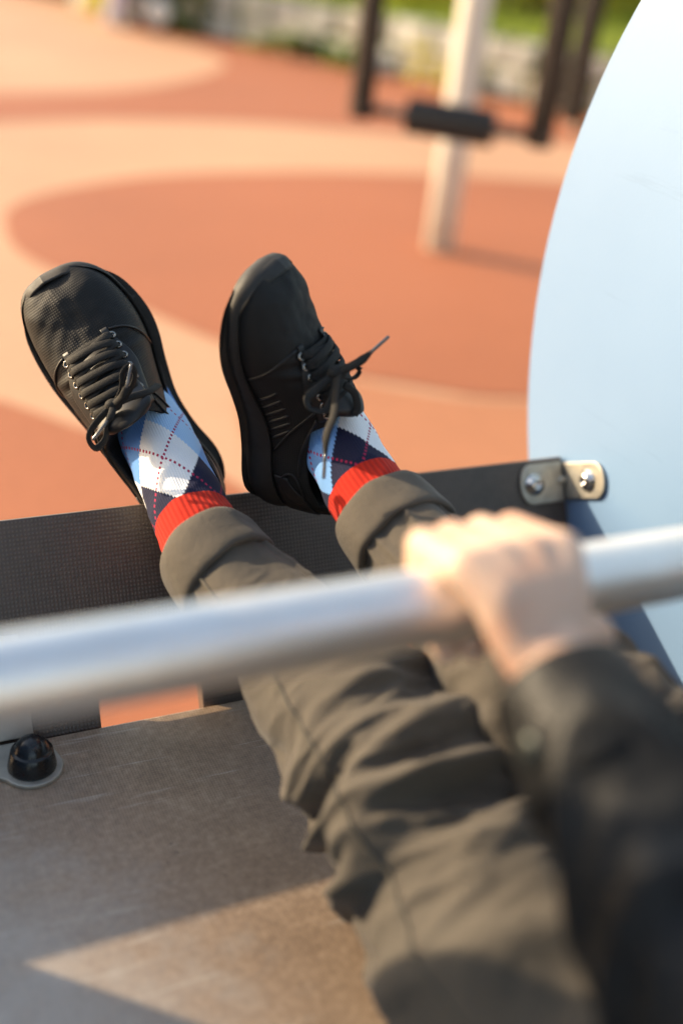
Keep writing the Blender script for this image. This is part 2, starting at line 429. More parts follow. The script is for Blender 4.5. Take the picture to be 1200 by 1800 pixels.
# ------------------------------------------------------------------ the drum-shaped rocker
FZ = .432; KY0 = .797; LEAN = radians(27); XL, XR = -.31, .742; BY, BZ, DR = .437, .785, .552
X_, Y_, Z_ = Vector((1, 0, 0)), Vector((0, 1, 0)), Vector((0, 0, 1))
K_ = Vector((0, sin(LEAN), cos(LEAN))); KN = Vector((0, cos(LEAN), -sin(LEAN)))   # panel up, panel outward normal
drum = empty('playground_rocker', (.25, .437, 0), 'playground rocker with pale blue disc sides, brown boards and steel grab bar', 'play equipment')
for x0, sgn in ((XL-.018, 1), (XR, 1)):
    n = 128
    prof = [(DR-.003, 0), (DR, .003), (DR, .015), (DR-.003, .018)]
    MM = Matrix.Translation((x0, BY, BZ)) @ Matrix.Rotation(pi/2, 4, 'Y')
    V, F = lathe(prof, n, MM); o = solid('side_disc', (V, F), M['disc'], drum)
# floor board, front edge slightly rounded
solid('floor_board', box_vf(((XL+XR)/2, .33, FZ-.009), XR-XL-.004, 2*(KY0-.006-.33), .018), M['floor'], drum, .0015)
solid('floor_beam', box_vf(((XL+XR)/2, .62, FZ-.045), XR-XL-.01, .05, .05), M['zinc'], drum, .004)
solid('floor_beam', box_vf(((XL+XR)/2, .12, FZ-.045), XR-XL-.01, .05, .05), M['zinc'], drum, .004)
# front panel with two rounded notches over the floor
def notch(a, b, h, r):
    pts = [(a, -.04)]
    for k in range(7): q = pi-k*pi/12; pts.append((a+r+r*cos(q), h-r+r*sin(q)))
    for k in range(7): q = pi/2-k*pi/12; pts.append((b-r+r*cos(q), h-r+r*sin(q)))
    pts.append((b, -.04)); return pts
KH = .1905
out = [(XL+.002, -.04)]+notch(-.03, .066, .034, .014)+notch(.215, .311, .034, .014)+notch(.46, .556, .034, .014)+[(XR-.003, -.04), (XR-.003, KH), (XL+.002, KH)]
solid('front_panel', prism(out, Vector((0, KY0, FZ)), X_, K_, KN, .016), M['kick'], drum, .0015)
# back panel behind the seat, mirrored lean
Kb = Vector((0, -sin(LEAN), cos(LEAN))); Kbn = Vector((0, -cos(LEAN), -sin(LEAN)))
solid('back_panel', prism([(XL+.002, -.04), (XR-.003, -.04), (XR-.003, KH), (XL+.002, KH)], Vector((0, -.132, FZ)), X_, Kb, Kbn, .016), M['kick'], drum, .0015)
# grab bar on the axle line
BAR_Y, BAR_Z, BAR_R = .437, .770, .0218
V, F = tube([(XL, BAR_Y, BAR_Z), (XL+.3, BAR_Y, BAR_Z), (XR-.3, BAR_Y, BAR_Z), (XR-.001, BAR_Y, BAR_Z)], BAR_R, 48, (0, 0, 1)); mk('grab_bar', V, F, M['steel'], drum)
for xx, d in ((XR-.0005, -1), (XL+.0005, 1)):
    V, F = lathe([(.0212, .0), (.045, 0), (.045, .005), (.0212, .006)], 40, Matrix.Translation((xx, BAR_Y, BAR_Z)) @ Matrix.Rotation(d*pi/2, 4, 'Y')); mk('bar_flange', V, F, M['zinc'], drum, False)
# cradle below
for yy in (.15, .72):
    pth = spline([(XL+.06, yy, .0), (XL+.09, yy, .18), (XL+.2, yy, .352), (.25, yy, .36), (XR-.2, yy, .352), (XR-.09, yy, .18), (XR-.06, yy, .0)], 40)
    V, F = tube(pth, .022, 16, (0, 1, 0)); mk('cradle_tube', V, F, M['zinc'], drum)
def bolt(pos, nrm, parent, r=.0095):
    q = Vector(nrm).to_track_quat('Z', 'Y').to_matrix().to_4x4(); MM = Matrix.Translation(pos) @ q
    b = mk('bolt', *lathe([(r*1.25, 0), (r*1.25, .0012), (r, .0013), (r*.97, .003), (r*.82, .0052), (r*.55, .0066), (r*.42, .0069), (r*.42, .004), (0, .004)], 24, MM), M['bolt'], parent)
    return b
# corner bracket between panel and disc (bent plate, two bolts)
def round_plate(L0, L1, h, r, O, U, W, N, t, side):
    pts = []
    if side < 0:
        pts = [(L1, -h), (L1, h)]
        for k in range(13): a = pi/2+k*pi/12; pts.append((L0+r+r*cos(a), (h/r)*r*sin(a)))
    else:
        pts = [(L0, h), (L0, -h)]
        for k in range(13): a = -pi/2+k*pi/12; pts.append((L1-r+r*cos(a), h*sin(a)))
    return prism(pts, O, U, W, N, t)
bo = Vector((XR-.003, KY0, FZ))+K_*(KH-.026)
br = solid('corner_bracket', round_plate(-.058, -.004, .0215, .014, bo, X_, K_, -KN, .004, -1), M['zinc'], drum, .0012)
back = Vector((0, -cos(LEAN), sin(LEAN)))
b2 = solid('bracket_leg', round_plate(.001, .070, .0195, .016, Vector((XR-.0005, bo.y, bo.z)), back, K_, -X_, .004, 1), M['zinc'], br, .0012)
bolt(bo+X_*-.041-KN*.004, -KN, br)
bolt(Vector((XR-.0045, bo.y, bo.z))+back*.044, -X_, br)
mk('gusset', *ellipsoid(bo+X_*-.005-KN*.003, (.007, .004, .006)), M['zinc'], br)
# angle bracket holding panel to floor, black dome cap on its bolt
cp = on_plane(57, 1345, 2, FZ+.004)
W_ = .026
pl = []
for k in range(15): a = -pi+k*pi/14; pl.append((W_*cos(a), W_*sin(a)))
pl = [(-.058, KY0-.008-cp.y), (-.050, .012)]+pl[2:]+[(.020, .026), (.009, KY0-.008-cp.y)]
ab = solid('angle_bracket', prism(pl, Vector((cp.x, cp.y, FZ)), X_, Y_, Z_, .004), M['zinc'], drum, .001)
ko = Vector((cp.x, KY0-.004, FZ+.0045))
solid('bracket_leg', prism([(-.058, 0), (.009, 0), (.005, .09), (-.058, .09)], ko, X_, K_, -KN, .004), M['zinc'], ab, .001)
mk('cap', *lathe([(.0202, 0), (.0202, .002), (.0174, .0165), (.0164, .0175), (.0150, .0168), (.0142, .0190), (.0118, .0242), (.0076, .0278), (.0033, .0292), (0, .0294)], 40, Matrix.Translation((cp.x, cp.y, FZ+.004))), M['cap'], ab)

# ------------------------------------------------------------------ the seated person
person = empty('person', (.45, .03, FZ), 'seated person in argyle socks, olive trousers and black jacket gripping the bar', 'person')
def leg_path(pix, tail):
    return [at(*p) for p in pix]+[Vector(q) for q in tail]
LEG_L = leg_path([(360, 958, .962), (386, 996, .947), (446, 1062, .922), (522, 1140, .895), (622, 1262, .857), (735, 1410, .808), (870, 1680, .725)], [(.385, .20, .520), (.39, .04, .535)])
LEG_R = leg_path([(670, 900, .953), (696, 931, .940), (754, 998, .911), (832, 1088, .872), (932, 1186, .815)], [(.485, .43, .590), (.505, .30, .560), (.515, .16, .535), (.52, .04, .535)])
RAD_L = [.0385, .0400, .0445, .053, .067, .0745, .078, .083, .09]
RAD_R = [.0385, .0395, .0430, .050, .061, .069, .076, .083, .09]
REF = Vector((-.25, -.45, .86)).normalized()

def ridged(x, y, z=0.0):
    v = mnoise.noise(Vector((x, y, z)))
    return (1-min(1, abs(v)*2.6))**1.6
def soft_fold(x, y, z=0.0):
    v = mnoise.noise(Vector((x, y, z)))
    return .5+.5*cos(pi*min(1, abs(v)*2.3))
def trouser_leg(path, rad, seed, knee, name):
    n, m = 300, 120
    P = [Vector(p) for p in spline(path, n)]
    Rr = [float(r[0]) for r in spline([(r,) for r in rad], n)]
    fr = frames(P, REF); V = []; UV = []; s = 0; S = []
    for i in range(n):
        if i: s += (P[i]-P[i-1]).length
        S.append(s)
    for i, (p, t, u, w) in enumerate(fr):
        s = S[i]
        near = math.exp(-((s-knee)/.092)**2)                # crushed folds round the knee
        thigh = smoothstep(knee+.05, knee+.14, s); shin = 1-smoothstep(.10, .2, s)
        for k in range(m):
            a = 2*pi*k/m
            cx, cy = cos(a), sin(a)
            wob = .012*mnoise.noise(Vector((cx*1.3+seed, cy*1.3, s*9)))
            diag = .018*cy+.012*sin(2*a+seed)
            q = s+diag+wob
            d = near*.024*(soft_fold(q*24+seed, cx*.45, cy*.45+seed)-.45)
            d += near*.007*(soft_fold(q*40+seed*2, cx*.8+5, cy*.8)-.4)
            q2 = s+.055*cy+.02*cx+wob
            d += thigh*.014*(soft_fold(q2*10.5+seed*1.7, cx*.6, cy*.6+9)-.4)
            d += shin*.0045*(ridged(s*7+seed, cx*1.5, cy*1.5+3)-.35)
            d += (near*.8+.25)*.0034*(ridged(q*75+seed, cx*1.6, cy*1.6)-.3)*smoothstep(.04, .1, s)
            d += .004*mnoise.noise(Vector((cx*1.7, cy*1.7+seed, s*14)))
            fade = smoothstep(.0, .035, s)
            r = Rr[i]+d*fade
            V.append(p+(u*cx+w*cy)*r); UV.append((a*Rr[i], s))
    F = grid_faces(n, m)
    return V, F, UV, fr, S
def set_uv(me, UV, wrap=None):
    uvl = me.uv_layers.new(name='UVMap'); li = np.zeros(len(me.loops), dtype=np.int32); me.loops.foreach_get('vertex_index', li)
    A = np.array(UV, float)[li]
    if wrap:                                            # close the seam where the turn jumps back to zero
        q = A[:, 0].reshape(-1, 4); hi = q.max(1, keepdims=True)
        q = np.where(hi-q > wrap*.5, q+wrap, q); A[:, 0] = q.reshape(-1)
    uvl.data.foreach_set('uv', A.astype(np.float32).reshape(-1))
tl = trouser_leg(LEG_L, RAD_L, 3.1, .30, 'l'); tr = trouser_leg(LEG_R, RAD_R, 8.6, .33, 'r')
n0 = len(tl[0]); V = tl[0]+tr[0]; F = tl[1]+[tuple(i+n0 for i in f) for f in tr[1]]; UV = tl[2]+tr[2]
pv = ellipsoid((.455, .0, .540), (.165, .125, .105), 40, 24)
no = len(V); V = V+pv[0]; F = F+[tuple(i+no for i in f) for f in pv[1]]; UV = UV+[(v.x, v.y) for v in pv[0]]
trousers = mk('trousers', V, F, M['trousers'], person); set_uv(trousers.data, UV)
for (V_, F_, U_, fr_l, S_l), kk in ((tl, (14, 74)), (tr, (106, 46))):      # felled side seams
    for k in kk:
        pts = [V_[i*120+k].lerp(fr_l[i][0], -.004) for i in range(14, 296, 2)]
        mk('seam', *tube(pts, .0017, 6), M['thread'], trousers)
def cuff(fr, S, r0, seed, name):
    """turned-up hem: fold at the ankle end, free edge lying over the leg"""
    n = 96; L = .042
    prof = [(.012, -.006), (.004, -.0055), (-.001, -.003), (-.003, .001), (-.0015, .0045), (.004, .0065), (.014, .0075), (.026, .0078), (.034, .0085), (.040, .0088), (.0435, .0078), (.0445, .0055), (.043, .002), (.040, -.003)]
    V = []; UV = []
    for sx, dr in prof:
        for k in range(n):
            a = 2*pi*k/n
            wob = .0022*mnoise.noise(Vector((cos(a)*1.6+seed, sin(a)*1.6, sx*22)))+.0012*sin(3*a+seed)
            ex = .0045*sin(a+seed)+.002*mnoise.noise(Vector((cos(a)*2+seed, sin(a)*2, 4)))
            s = sx+ex*(1 if sx > .02 else .4)
            i = 0
            while i < len(S)-2 and S[i+1] < max(s, 0): i += 1
            f = (s-S[i])/(S[i+1]-S[i]); p = fr[i][0].lerp(fr[i+1][0], f) if s >= 0 else fr[0][0]+fr[0][1]*s
            _, t, u, w = fr[i]
            V.append(p+(u*cos(a)+w*sin(a))*(r0+dr+wob)); UV.append((a*r0, -sx*1.0))
    o = mk('rolled_cuff', V, grid_faces(len(prof), n), M['trousers'], trousers); set_uv(o.data, UV)
    sd_ = o.modifiers.new('sub', 'SUBSURF'); sd_.levels = 1; sd_.render_levels = 1
    # stitched seam on the turned hem
    return o
cuff(tl[3], tl[4], .0385, 1.0, 'l'); cuff(tr[3], tr[4], .0380, 4.0, 'r')

# socks -------------------------------------------------------------
def sock(path, rad, m, seed, band_s):
    n, k_ = 160, 128
    P = [Vector(p) for p in spline(path, n)]; Rr = [float(r[0]) for r in spline([(r,) for r in rad], n)]
    fr = frames(P, -REF); V = []; UV = []; S = [0]
    for i in range(1, n): S.append(S[-1]+(P[i]-P[i-1]).length)
    for i, (p, t, u, w) in enumerate(fr):
        for k in range(k_):
            a = 2*pi*k/k_
            d = .0018*mnoise.noise(Vector((cos(a)*2, sin(a)*2+seed, S[i]*30)))+.0010*(ridged(S[i]*28+seed, cos(a), sin(a))-.3)
            V.append(p+(u*cos(a)*1.04+w*sin(a)*.96)*(Rr[i]+d)); UV.append((k/k_, S[i]-band_s))
    o = mk('sock', V, grid_faces(n, k_), m, person); set_uv(o.data, UV, 1.0); return o

# shoes -------------------------------------------------------------
SL = .255
MED = [(0, 0), (.02, .016), (.07, .027), (.16, .0325), (.28, .0295), (.42, .0285), (.55, .0360), (.66, .0450), (.75, .0485), (.84, .0475), (.91, .0430), (.965, .0325), (.99, .0190), (1, 0)]
LAT = [(0, 0), (.02, .016), (.07, .028), (.16, .0345), (.28, .0365), (.42, .0405), (.55, .0450), (.66, .0475), (.75, .0465), (.84, .0425), (.91, .0360), (.965, .0255), (.99, .0145), (1, 0)]
def tab(T, x):
    x = min(1, max(0, x))
    for i in range(len(T)-1):
        if x <= T[i+1][0]:
            (x0, y0), (x1, y1) = T[i], T[i+1]; f = (x-x0)/(x1-x0)
            ym = T[i-1] if i else (x0-(x1-x0), 2*y0-y1); yp = T[i+2] if i+2 < len(T) else (x1+(x1-x0), 2*y1-y0)
            m0 = (y1-ym[1])/(x1-ym[0])*(x1-x0); m1 = (yp[1]-y0)/(yp[0]-x0)*(x1-x0)
            return (2*f**3-3*f*f+1)*y0+(f**3-2*f*f+f)*m0+(-2*f**3+3*f*f)*y1+(f**3-f*f)*m1
    return T[-1][1]
HTOP = [(0, .094), (.05, .096), (.12, .090), (.2, .082), (.3, .079), (.39, .086), (.47, .093), (.54, .088), (.62, .079), (.71, .066), (.8, .056), (.88, .050), (.94, .044), (.98, .040), (1, .036)]
def sole_top(x): return .029+.008*smoothstep(.25, 0, x)*1.0-.012*smoothstep(.3, .65, x)+.012*smoothstep(.86, 1.0, x)
def sole_bot(x): return .000+.008*max(0, (x-.68)/.32)**2+.008*max(0, (.1-x)/.1)**2
def cline(x): return .004*sin(pi*min(1, max(0, (x-.3)/.7)))      # slight inward curve toward the big toe
def upper_pt(x, phi):
    """x in 0..1 heel to toe, phi -pi/2 (lateral) .. pi/2 (medial)"""
    wm = tab(MED, x); wl = tab(LAT, x); w = wm if phi > 0 else wl
    b = sole_top(x)-.006; H = tab(HTOP, x)
    end = smoothstep(1.02, .9, x)
    H = b+(H-b)*(.42+.58*end)
    sn, cs = sin(phi), cos(phi)
    y = w*math.copysign(abs(sn)**.80, sn)*.985
    z = b+(H-b)*max(0, cs)**.72
    y *= 1+.26*cs*(1-smoothstep(.36, .52, x))*smoothstep(.0, .08, x)      # padded collar stands wide of the ankle
    return Vector((x*SL, y+cline(x), z))
def collar_open(x):                                              # 1 over the foot opening, 0 where the upper is closed
    return smoothstep(.03, .10, x)*(1-smoothstep(.40, .49, x))
def collar_phi(x): return radians(12)+radians(42)*collar_open(x)
def shoe(Mx, side, name_label, flap=1.0):
    """side=+1: medial at +y (right shoe); -1 mirrored (left shoe)"""
    def W(v): return Mx @ Vector((v[0], v[1]*side, v[2]))
    nx, nv = 150, 97
    V = []; UV = []
    for i in range(nx):
        x = .5-.5*cos(pi*i/(nx-1)); x = max(.0004, min(.9996, x))
        pc = collar_phi(x); op = collar_open(x)
        for j in range(nv):
            g = -1+2*j/(nv-1)                                    # a grid line runs exactly along the collar rim
            phi = math.copysign(pc+(pi/2-pc)*(abs(g)-.36)/.64, g) if abs(g) > .36 else pc*g/.36
            p = upper_pt(x, phi)
            # flex creases over the toe joint and soft dents
            if .5 < x < .9:
                gg = math.exp(-((x-.655)/.035)**2)*cos(phi)
                p.z += gg*(.0040*sin((x*SL)*420+p.y*38+.5*sin(p.y*130))-.001)
            p.z += (.0022*mnoise.noise(p*48)+.0010*mnoise.noise(p*110+Vector((3, 1, 7))))*cos(phi)
            if op > .001 and abs(phi) < pc:
                e = upper_pt(x, math.copysign(pc, phi) if phi else pc)
                f = 1-abs(phi)/pc                                # 0 at the rim, 1 at the middle
                q = Vector((x*SL, (e.y-cline(x))*(1-.85*f)+cline(x), e.z+.004*sin(min(1, f*4)*pi)-.062*smoothstep(.10, .9, f)))
                p = p.lerp(q, smoothstep(0, .5, op))
            V.append(W(p)); UV.append((x*SL, phi*.045))
    F = grid_faces(nx, nv, False)
    if side > 0: F = [f[::-1] for f in F]
    o = mk('shoe', V, F, M['mesh'], person); set_uv(o.data, UV); o['label'] = name_label
    th = o.modifiers.new('t', 'SOLIDIFY'); th.thickness = .0016; th.offset = -1
    # sole: rounded side wall with a groove line and a toe bumper
    outl = []
    N = 140
    for k in range(N):
        a = 2*pi*k/N; x = .5+.5*cos(a); s = sin(a)
        w = tab(MED, x) if s >= 0 else -tab(LAT, x)
        outl.append((x, w))
    prof = [(.80, 'b', .0), (.965, 'b', .0005), (1.0, 'b', .004), (1.045, 'm', .30), (1.055, 'm', .55), (1.04, 'm', .80), (1.015, 'm', .93), (.985, 'm', 1.0), (.93, 'm', 1.0)]
    SV = []
    for sc, kind, q in prof:
        for x, w in outl:
            b, t_ = sole_bot(x), sole_top(x)
            z = b+q if kind == 'b' else b+(t_-b)*q
            fl = 1+.05*smoothstep(.2, .0, x)*(1 if q < .6 else .3)
            nx_ = (x-.5)*(1+(sc-1)*.35*fl)+.5; off = (sc-1)*.042*fl
            yy = w+math.copysign(off, w) if abs(w) > 1e-5 else w
            SV.append(W(Vector((nx_*SL, yy+cline(x), z))))
    SF = grid_faces(len(prof), N); SF += [tuple(range(N))]
    if side < 0: SF = [f[::-1] for f in SF]
    so_ = mk('sole', SV, SF, M['sole'], o)
    # toe bumper
    TV = []; n1, n2 = 72, 12
    for i in range(n1):
        a = radians(-52)+radians(104)*i/(n1-1)
        x = .5+.5*cos(a*.62); w = tab(MED, x) if a > 0 else -tab(LAT, x)
        for j in range(n2):
            h = j/(n2-1); hh = sole_top(x)-.010+(.019*(1-(a/radians(56))**2))*h
            c = Vector((.80*SL, cline(.8), 0)); p = Vector((x*SL, w+cline(x), 0)); d = (p-c).normalized()
            off = .0028*sin(pi*min(1, h*.9+.12))-.006*h*h
            p = p+d*off; p.z = hh; TV.append(W(p))
    TF = grid_faces(n1, n2, False)
    if side > 0: TF = [f[::-1] for f in TF]
    tb = mk('toe_bumper', TV, TF, M['sole'], o); md = tb.modifiers.new('t', 'SOLIDIFY'); md.thickness = .002; md.offset = -1
    # eyestay overlays, both sides of the throat
    def nrm(x, phi):
        e = .004
        a = upper_pt(x+e, phi)-upper_pt(x-e, phi); b = upper_pt(x, phi+e*4)-upper_pt(x, phi-e*4)
        n = a.cross(b).normalized()
        return n if n.z > 0 or abs(phi) > 1.2 else -n
    def patch(name, xs, fA, fB, off, m, nu=30, nw=12, thick=.0014):
        PV = []
        for i in range(nu):
            x = xs[0]+(xs[1]-xs[0])*i/(nu-1)
            for j in range(nw):
                ph = fA(x)+(fB(x)-fA(x))*j/(nw-1); q = upper_pt(x, ph)+nrm(x, ph)*off; PV.append(W(q))
        PF = grid_faces(nu, nw, False)
        ob = mk(name, PV, PF, m, o); s_ = ob.modifiers.new('t', 'SOLIDIFY'); s_.thickness = thick; s_.offset = 0
        return ob
    EX = [.492+.0365*k for k in range(7)]
    ep = lambda x: radians(30-7*(x-.492)/.22)
    for sg in (1, -1):
        patch('eyestay', (.465, .745), lambda x: sg*radians(20-5*(x-.465)/.28), lambda x: sg*radians(42-20*smoothstep(.58, .745, x)), .0012, M['overlay'])
        patch('heel_counter', (.012, .20), lambda x: sg*radians(86), lambda x: sg*radians(60+14*smoothstep(.1, .2, x)), .0010, M['overlay'])
    # slanted welded bars on the flanks
    for sg in (1, -1):
        for k in range(6 if sg*side > 0 or side > 0 else 0):
            x0 = .35+.034*k
            bv = []
            for i in range(14):
                f = i/13; x = x0+.055*f; ph = sg*radians(88-17*f); bv.append(W(upper_pt(x, ph)+nrm(x, ph)*-.0006))
            Vb, Fb = tube(bv, [.0006+.0014*sin(pi*min(1, max(0, i/13)))**.5 for i in range(14)], 8, tuple(Mx.to_3x3() @ Vector((0, sg*side, .2))))
            mk('side_bar', Vb, Fb, M['overlay'], o)
        loop = [W(upper_pt(.16+.060*cos(q)*(1+.2*sin(q)), sg*radians(72-11*sin(q)))+nrm(.16+.06*cos(q), sg*radians(72-11*sin(q)))*.001) for q in [2*pi*i/36 for i in range(37)]]
        mk('side_loop', *tube(loop, .0011, 6), M['overlay'], o)
    # welded seam lines across the vamp and quarter
    for sg in (1, -1):
        for (xa, pa), (xb, pb_), (xc, pc_) in (((.735, 24), (.72, 50), (.62, 88)), ((.50, 44), (.47, 62), (.30, 86)), ((.47, 44), (.36, 56), (.22, 60))):
            sv = []
            for i in range(22):
                f = i/21; x = (1-f)**2*xa+2*f*(1-f)*xb+f*f*xc; ph = sg*radians((1-f)**2*pa+2*f*(1-f)*pb_+f*f*pc_)
                sv.append(W(upper_pt(x, ph)+nrm(x, ph)*.0008))
            mk('welt', *tube(sv, .0011, 6, tuple(Mx.to_3x3() @ Vector((.3, .1, 1)))), M['overlay'], o)
    # tongue
    TV = []; nt, nw = 40, 15; fr_ = []
    for i in range(nt):
        f = i/(nt-1); x = .715-(.215+.055*flap)*f
        for j in range(nw):
            g = -1+2*j/(nw-1)
            wd = .0200+.006*flap*smoothstep(.5, 1, f)-.010*smoothstep(.90, 1.0, f)
            top = upper_pt(max(x, .475), 0)
            lift = -.004+.0085*smoothstep(.0, .45, f)+(.004+.013*flap)*smoothstep(.62, 1.0, f)
            puff = .0040*(1-g*g)*smoothstep(.55, .8, f)
            TV.append(W(Vector((x*SL+.004*g*g*smoothstep(.8, 1, f), g*wd+cline(x), top.z+lift+puff-.010*abs(g)**2.2))))
    TF = grid_faces(nt, nw, False)
    tg = mk('tongue', TV, TF, M['overlay'], o); s_ = tg.modifiers.new('t', 'SOLIDIFY'); s_.thickness = .0075; s_.offset = 0
    s2 = tg.modifiers.new('s', 'SUBSURF'); s2.levels = 1; s2.render_levels = 1
    # eyelets
    for x in EX:
        for sg in (1, -1):
            ph = sg*ep(x); p = upper_pt(x, ph); nn = nrm(x, ph)
            MM = Matrix.Translation(W(p+nn*.0022)) @ ((Mx.to_3x3() @ Vector((nn.x, nn.y*side, nn.z))).to_track_quat('Z', 'Y').to_matrix().to_4x4())
            prof_ = [(.0027+.0010*cos(q), .0010*sin(q)) for q in [2*pi*i/10 for i in range(11)]]
            mk('eyelet', *lathe(prof_, 20, MM), M['eyelet'], o)
    # laces: crossed flat ribbons arching over the tongue
    N3 = Mx.to_3x3()
    def lace_run(xa, sa, xb, sb, lift):
        pts = []; refs = []
        for i in range(17):
            f = i/16; x = xa+(xb-xa)*f; ph = (sa*ep(xa))*(1-f)+(sb*ep(xb))*f
            p = upper_pt(x, ph); nn = nrm(x, ph)
            dip = -.004*(1-min(1, min(f, 1-f)/.10))
            jit = .0012*mnoise.noise(Vector((x*40, ph*3, lift*900)))
            pts.append(W(p+nn*(.0060+lift*sin(pi*f)+dip+jit))); refs.append(N3 @ Vector((nn.x, nn.y*side, nn.z)))
        mk('lace', *ribbon(pts, .0074, .0016, refs), M['lace'], o)
    lace_run(EX[6], -1, EX[6], 1, .001)
    for k in range(6, 0, -1):
        lace_run(EX[k]+.003, 1, EX[k-1], -1, .0026); lace_run(EX[k]-.003, -1, EX[k-1]+.002, 1, .0048)
    return o
def shoe_matrix(heel, T, N, k=1.0):
    T = T.normalized(); N = (N-T*N.dot(T)).normalized(); S = N.cross(T)
    m = (Matrix((T, S, N)).transposed()*k).to_4x4(); m.translation = heel; return m
# left shoe seen from above, right shoe rolled so its inner flank shows
T_L = cdir(-.525, .80, .22); N_L = cdir(.10, -.20, .97)
T_R = cdir(-.02, .815, .58); N_R = cdir(.84, -.06, .50)
ML = shoe_matrix(at(366, 902, 1.118), T_L, N_L, 1.055); MR = shoe_matrix(at(468, 866, 1.06), T_R, N_R, .915)
SOCK_L = [at(446, 1062, .922), at(392, 1004, .944), at(352, 938, .970), at(315, 856, 1.004), at(285, 792, 1.036), at(261, 742, 1.068), at(243, 702, 1.095)]
SOCK_R = [at(754, 998, .911), at(696, 931, .940), at(656, 882, .962), at(617, 822, .985), at(589, 770, 1.002), at(565, 728, 1.016), at(548, 694, 1.03)]
sock(SOCK_L, [.0340, .0355, .0362, .0345, .0340, .033, .030], M['sock_l'], 1, .105)
sock(SOCK_R, [.0340, .0355, .0362, .0345, .0340, .033, .030], M['sock_r'], 5, .101)
sL = shoe(ML, -1, 'left shoe, seen from above with its toe tipped outward'); sR = shoe(MR, 1, 'right shoe, turned to show its inner side and thick sole', .3)

# bows: loops and tails of flat lace (pixel, depth -> place)
def bow(o, pts, n, w=.0066, ref=None, aglet=False):
    P = [at(*p) for p in pts]; S = [Vector(q) for q in spline(P, n)]
    ww = [w]*n
    if aglet: ww = [w*(1 if i < n-9 else 1-.6*(i-n+9)/8) for i in range(n)]
    mk('lace', *ribbon(S, ww, .0020, ref if ref is not None else tuple(cdir(.15, .2, 1))), M['lace'], o)
    if aglet:
        d = (S[-1]-S[-4]).normalized()
        mk('aglet', *tube([S[-1]-d*.003, S[-1]+d*.002, S[-1]+d*.0165, S[-1]+d*.018], [.0013, .0015, .0014, .001], 10), M['aglet'], o)
def knot(o, u, v, d, s=.0075):
    mk('knot', *ellipsoid(at(u, v, d), (s, s*.8, s*.75)), M['lace'], o)
dL = .965
knot(sL, 200, 712, dL); 
bow(sL, [(200, 712, dL), (172, 740, dL-.004), (156, 768, dL-.006), (168, 788, dL), (185, 772, dL+.006), (190, 740, dL+.006), (202, 714, dL+.004)], 30, .0062, tuple(cdir(.8, .3, .5)))
bow(sL, [(200, 712, dL), (214, 684, dL-.008), (216, 655, dL-.012), (230, 644, dL-.010), (238, 660, dL-.004), (226, 690, dL), (204, 712, dL+.002)], 30, .0062, tuple(cdir(.8, -.2, .5)))
bow(sL, [(200, 712, dL-.004), (215, 697, dL-.012), (222, 684, dL-.014), (224, 676, dL-.014)], 24, .0062, None, True)
bow(sL, [(200, 712, dL-.003), (196, 730, dL-.010), (186, 744, dL-.012)], 20, .0062, None, True)
bow(sL, [(200, 712, dL), (225, 700, dL+.005), (262, 688, dL+.02), (280, 676, dL+.045)], 24, .0066, None)
dR = .922
knot(sR, 592, 655, dR, .0085)
bow(sR, [(592, 655, dR), (560, 680, dR-.008), (540, 700, dR-.012), (545, 718, dR-.012), (570, 722, dR-.01), (584, 700, dR-.008), (590, 672, dR-.004), (594, 656, dR)], 36, .0066, tuple(cdir(.5, .55, .6)))
bow(sR, [(592, 655, dR), (606, 648, dR), (625, 642, dR+.004), (632, 652, dR+.008), (622, 664, dR+.008), (606, 664, dR+.004), (594, 656, dR)], 30, .0064, tuple(cdir(-.3, .8, .5)))
bow(sR, [(592, 653, dR-.003), (612, 646, dR-.008), (634, 634, dR-.01), (654, 617, dR-.01)], 30, .0072, None, True)
bow(sR, [(594, 658, dR-.004), (590, 690, dR-.014), (586, 730, dR-.022), (574, 765, dR-.025), (571, 802, dR-.024)], 40, .0074, tuple(cdir(-.5, 0, .85)), True)
bow(sR, [(590, 656, dR), (560, 676, dR+.006), (535, 690, dR+.012)], 20, .0066, None)
bow(sR, [(604, 676, dR+.012), (622, 690, dR+.018), (628, 715, dR+.02), (622, 730, dR+.02)], 20, .0066, None)

